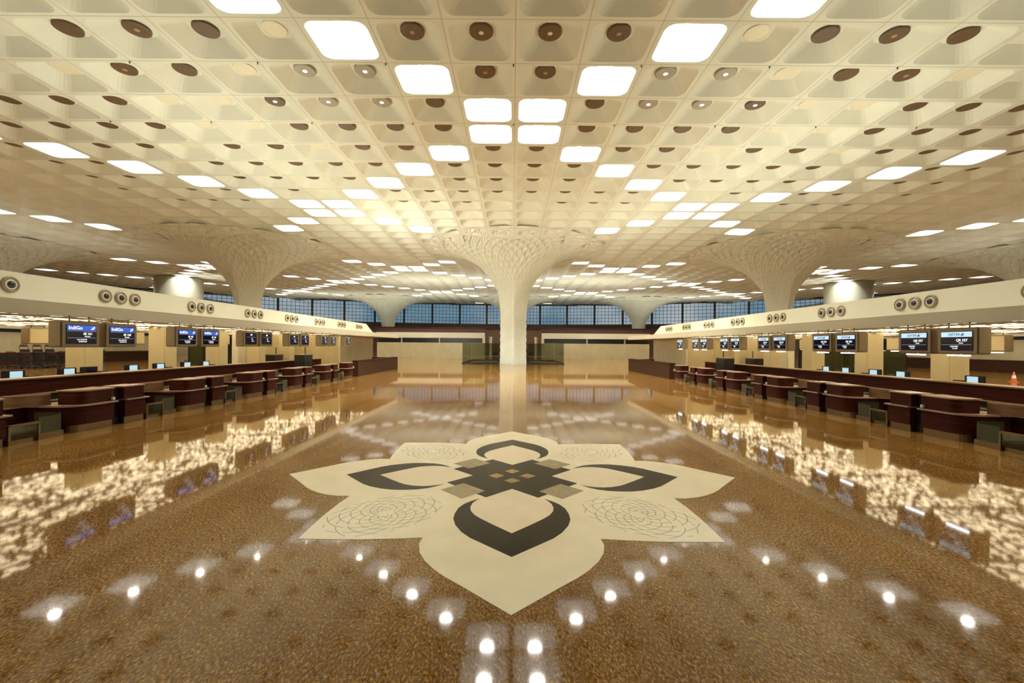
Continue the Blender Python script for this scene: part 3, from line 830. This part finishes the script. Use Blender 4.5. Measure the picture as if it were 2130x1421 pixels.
    def screen(kind, flight='6E 161', dest='MUMBAI'):
        s = empty('overhead_screen')   # local x = reading direction, front faces -y, z=0 at casing bottom
        lbox('casing', -.50, .50, 0, .34, 0, .66, M_case, s, .03)
        d_ = lbox('display', -.385, .385, -.012, 0.004, .09, .57, M_scr, s)
        if kind == 'blue':
            lbox('header', -.37, .37, -.016, -.012, .43, .555, M_blue, d_)
            text_mesh('IndiGo', .125, M_txt, d_, (-.34, -.018, .452), True)
            bm = bmesh.new()   # small dotted plane emblem
            for a0, b0, a1, b1 in ((.24, .445, .33, .54), (.25, .505, .34, .50), (.295, .455, .30, .53), (.235, .47, .27, .46)):
                tube(bm, (a0, -.018, b0), (a1, -.018, b1), .008, 6, .004)
            meshobj('plane_emblem', bm, M_txt, d_)
            text_mesh(flight, .085, M_txt, d_, (.03, -.016, .32), True); text_mesh(dest, .045, M_txt, d_, (.07, -.016, .265))
            lbox('rule', -.36, .36, -.015, -.012, .235, .243, M_line, d_); lbox('rule', -.36, .36, -.015, -.012, .41, .418, M_line, d_)
            if dest: text_mesh('ALL FLIGHTS', .045, M_txt, d_, (-.13, -.016, .18)); text_mesh('CHECK-IN', .045, M_txt, d_, (-.09, -.016, .13))
        elif kind == 'pale':
            lbox('header', -.37, .37, -.016, -.012, .43, .555, M_pale, d_)
            text_mesh('QATAR', .085, M_txtd, d_, (-.19, -.018, .465), True)
            bm = bmesh.new(); tube(bm, (.14, -.018, .465), (.17, -.018, .535), .03, 6, .003); tube(bm, (.15, -.018, .47), (.20, -.018, .49), .018, 6, .004); meshobj('antelope_emblem', bm, M_txtd, d_)
            text_mesh(flight, .085, M_txt, d_, (.0, -.016, .32), True); text_mesh(dest, .045, M_txt, d_, (.07, -.016, .265))
            lbox('rule', -.36, .36, -.015, -.012, .235, .243, M_line, d_)
            text_mesh('BUSINESS', .045, M_txt, d_, (-.14, -.016, .18)); text_mesh('CLASS', .045, M_txt, d_, (-.09, -.016, .13))
        else:
            bm = bmesh.new()
            for q_ in range(3): lathe(bm, [(.004, -.015), (.035-.008*q_, -.013)], 10, 'Z', (0, 0, 0)) if False else None
            box(bm, -.07, .07, -.016, -.012, .47, .50); box(bm, -.035, .035, -.016, -.012, .50, .53); meshobj('emblem', bm, M_txt, d_)
            text_mesh(flight, .10, M_txt, d_, (.0, -.016, .29), True); text_mesh(dest, .05, M_txt, d_, (.02, -.016, .22))
            lbox('rule', -.3, .3, -.015, -.012, .40, .408, M_line, d_)
        for x_ in (-.25, .25):
            bm = bmesh.new(); tube(bm, (x_, .06, .655), (x_, .06, .79), .014, 8); meshobj('hanging_rod', bm, M_black, s)
        if sg > 0:
            lbox('task_light', -.27, .27, .03, .08, -.042, -.015, M_bar, s, .006); lbox('light_bracket', -.06, .06, .03, .08, -.015, .0, M_white, s)
        return s
    fl_l = ['6E 051', '6E 161', '6E 161', '6E 163', '6E 164', '31', '32']; fl_r = ['QR 557', 'QR 557', 'QR 556', 'QR 555', 'QR 554', 'QR 553', 'QR 552']
    protos_s = {}
    cnt = 0
    for n_ in range(-1, 6):
        for pr_ in range(2):
            yc = 10.36+.61+3.56*n_+pr_*1.14+OFF[sg]+.04
            if n_ == 5 and pr_ == 1: continue
            if n_ == -1 and pr_ == 0: continue
            kind = ('blue' if n_ <= 1 else 'dark') if sg < 0 else 'pale'
            fl_ = {(-1, 1): '6E 051', (0, 0): '6E 161', (0, 1): '6E 160', (1, 0): '6E 163', (1, 1): '6E 164'}.get((n_, pr_), '31') if sg < 0 else 'QR 55'+str(7 if n_ < 1 else 3)
            key = (kind, fl_)
            if key in protos_s: o = copy_tree(protos_s[key])
            else: o = screen(kind, fl_, 'Mumbai' if sg < 0 else 'Doha'); protos_s[key] = o; index_children()
            o.location = (sg*11.02, yc, 2.17); o.rotation_euler = (0, 0, -sg*PI/2)
            cnt += 1
            desc = {'blue': 'hanging screen with blue header', 'dark': 'hanging black screen with small white text', 'pale': 'hanging screen with pale blue header and light bar'}[kind]
            tag(o, '%s, %s from the %s photo edge' % (desc, ORD[cnt], sd), 'screen', 'hanging screens over the %s desks' % sd)
    # backs of the screens on the far side of the island
    bk = None
    for n_ in range(1, 8):
        for pr_ in range(2):
            if bk is None:
                bk = empty('rear_screen')
                lbox('casing', -.50, .50, 0, .34, 0, .70, M_case, bk, .03); lbox('back_cover', -.44, .44, .34, .36, .05, .65, M_beige, bk)
                for x_ in (-.25, .25):
                    bm = bmesh.new(); tube(bm, (x_, .17, .70), (x_, .17, .80), .014, 8); meshobj('hanging_rod', bm, M_black, bk)
                if sg > 0: lbox('task_light', -.30, .30, .20, .27, -.05, -.015, M_bar, bk, .006)
                o = bk; index_children()
            else: o = copy_tree(bk)
            o.location = (sg*20.6, 11.0+3.56*n_+pr_*1.14+OFF[sg]+.4, 2.2); o.rotation_euler = (0, 0, sg*PI/2)
            tag(o, 'beige back of screen at rear of %s canopy, %s from photo edge' % (sd, ORD[(n_-1)*2+pr_+1]), 'screen', 'rear screens of the %s canopy' % sd)
    # rooms at the end of the island
    bm = bmesh.new(); box(bm, sg*17, sg*17.3, 27.2, 33, 0, 2.95); struct(meshobj('wall_recess_'+sd, bm, M_beige))
    bm = bmesh.new(); box(bm, sg*13.4, sg*19, 33.2, 41.2, 0, 2.95); struct(meshobj('wall_room_'+sd, bm, M_beige))
    bm = bmesh.new(); box(bm, sg*13.32, sg*13.4, 33.1, 33.25, 0, 2.95); struct(meshobj('trim_room_'+sd, bm, M_white))
    bm = bmesh.new(); box(bm, -.2, .2, -.35, .35, 0, 2.95, .02)
    o = meshobj('bright_pier', bm, M_white, loc=(sg*17.0, 26.7, 0)); tag(o, 'narrow bright cream pier before the recessed wall on the %s' % sd, 'pier')
    # dark green glass partition behind
    gy, gn = (28.6, 2) if sg < 0 else (23.6, 4)
    gq = empty('glass_partition', (sg*21.5, gy, 0))
    for q in range(gn): lbox('glass_pane', -.02, .02, q*2.2+.06, q*2.2+2.16, .1, 2.7, M_dglass, gq)
    lbox('frame', -.04, .04, 0, gn*2.2, 0, .1, M_black, gq); lbox('frame', -.04, .04, 0, gn*2.2, 2.7, 2.8, M_black, gq)
    for q in range(gn+1): lbox('frame_post', -.04, .04, q*2.2-.03, q*2.2+.03, .1, 2.7, M_black, gq)
    tag(gq, 'dark green glass partition behind the %s check-in island' % sd, 'glass partition')
    # black cabinets among the desks
    for q, (yy, bx, zz) in enumerate(((26.45, 1.85, 1.62), (28.8, 4.95, 1.55))):
        k0 = empty('equipment_cabinet', (sg*(XB+bx), yy+OFF[sg], 0))
        lbox('body', -.3, .3, -.55, .55, 0, zz, M_black, k0, .02); lbox('top', -.32, .32, -.57, .57, zz, zz+.05, M_case, k0)
        bm = bmesh.new(); tube(bm, (0, .2, zz+.05), (0, .2, zz+.5), .03, 8); meshobj('mast', bm, M_black, k0)
        tag(k0, 'black equipment cabinet with short mast %s the %s desk row' % ('standing in' if q == 0 else 'behind', sd), 'cabinet')
    # far side hall: low wood wall, beige wall with dark slot
    o = empty('far_counter', (sg*48.3, 40, 0)); 
    lbox('wood_panel', 0, sg*.4, -46, 18, 0, 1.22, M_wood2, o); lbox('top', -sg*.05, sg*.5, -46, 18, 1.22, 1.27, M_wing, o)
    tag(o, 'long dark wood counter far across the %s side hall' % sd, 'counter')
    o = empty('far_bulkhead', (sg*50, 40, 0))
    lbox('wall', 0, sg*.4, -48, 20, 0, 3.25, M_beige, o); lbox('dark_slot', sg*.1, sg*.4, -48, 20, 3.25, 3.6, M_black, o); lbox('fascia', -sg*.3, sg*.4, -48, 20, 3.6, 5.2, M_cream, o)
    tag(o, 'long beige wall with a dark horizontal slot across the %s side hall' % sd, 'wall unit')
    area('side_hall_light', (sg*36, 30, 5.0), 8, 40, 1500, (0, 0, 0), WARM)
    # retractable belt posts
    for q in range(5):
        s0 = empty('barrier_post', (sg*(25.5), 33.5+q*1.3, 0))
        bm = bmesh.new(); lathe(bm, [(.17, 0), (.17, .02), (.04, .05), (.03, .06)], 16); meshobj('base', bm, M_black, s0)
        bm = bmesh.new(); tube(bm, (0, 0, .05), (0, 0, .92), .03, 10); tube(bm, (0, 0, .92), (0, 0, 1.0), .04, 10); meshobj('post', bm, M_steel, s0)
        if q < 4: lbox('belt', -.003, .003, .04, 1.26, .88, .93, M_black, s0)
        tag(s0, 'slim belt barrier post in the %s side hall, %s from the camera' % (sd, ORD[q+1]), 'barrier post', 'barrier posts in the %s side hall' % sd)

# ------------------------------------------------------------------ luggage trolleys (left), cone (right), potted plant
M_dsteel = mat('dark_tube', (.05, .035, .03), .35, .7)
def make_trolley():
    o = empty('luggage_trolley')
    bm = bmesh.new()
    for s in (-.3, .3):
        tube(bm, (s, -.45, .12), (s*.6, .55, .16), .018); tube(bm, (s, -.45, .12), (s, -.55, 1.02), .018)
        tube(bm, (s, -.50, .62), (s, -.30, .62), .014)
    tube(bm, (-.3, -.55, 1.02), (.3, -.55, 1.02), .02); tube(bm, (-.3, -.5, .55), (.3, -.5, .55), .014); tube(bm, (-.18, .55, .16), (.18, .55, .16), .018)
    meshobj('frame', bm, M_dsteel, o)
    bm = bmesh.new(); box(bm, -.28, .28, -.42, .48, .16, .20); meshobj('platform', bm, M_black, o)
    bm = bmesh.new(); box(bm, -.27, .27, -.52, -.30, .60, .86); meshobj('basket', bm, M_black, o)
    bm = bmesh.new(); box(bm, -.26, .26, -.575, -.53, .98, 1.08, .015); meshobj('handle', bm, mat('dark_red_handle', (.10, .02, .02), .4), o)
    for x, y in ((-.28, -.4), (.28, -.4), (0, .5)):
        bm = bmesh.new(); tube(bm, (x-.02, y, .06), (x+.02, y, .06), .06, 12); meshobj('wheel', bm, M_black, o)
    return o
tr = make_trolley(); index_children(); first = True
k = 0
for row in range(3):
    for q in range(5):
        o = tr if first else copy_tree(tr); first = False; k += 1
        o.location = (-42.9+row*1.0, 36.2+q*1.02+row*.2, 0); o.rotation_euler = (0, 0, .08*math.sin(q*3+row)); o.scale = (1.25, .8, 1.9 if (row == 0 and q > 1) else 1.35)
        tag(o, 'dark luggage trolley nested in the heap at the far left, seen under the canopy', 'luggage trolley', 'luggage trolleys nested at far left')
cz = empty('traffic_cone', (35.2, 30.3, 0))
bm = bmesh.new(); box(bm, -.2, .2, -.2, .2, 0, .035, .01); meshobj('base', bm, M_orange, cz)
bm = bmesh.new(); lathe(bm, [(.15, .035), (.115, .28)], 20); lathe(bm, [(.078, .48), (.03, .74)], 20); meshobj('cone', bm, M_orange, cz)
bm = bmesh.new(); lathe(bm, [(.115, .28), (.078, .48)], 20); meshobj('reflective_band', bm, M_white, cz)
tag(cz, 'orange traffic cone with white band on the floor at the far right', 'traffic cone')
pz = empty('potted_plant', (-46.3, 48.6, 0))
bm = bmesh.new(); lathe(bm, [(.16, 0), (.22, .1), (.30, .62), (.28, .64)], 20); meshobj('pot', bm, M_black, pz)
bm = bmesh.new(); random.seed(3)
for q in range(120):
    a = random.uniform(0, 2*PI); e = random.uniform(-.2, 1); r = .42*random.uniform(.5, 1)
    c0 = Vector((0, 0, .75)); tip = c0+Vector((math.cos(a)*r, math.sin(a)*r, .2+.62*e))
    sd_ = Vector((-math.sin(a), math.cos(a), 0))*.07; mid = (c0+tip)/2
    v_ = [bm.verts.new(x) for x in (c0.lerp(tip, .2), mid+sd_, tip, mid-sd_)]; bm.faces.new(v_)
meshobj('foliage', bm, M_leaf, pz)
tag(pz, 'dark green bushy plant in a slim dark pot, far left beyond the canopy', 'plant')
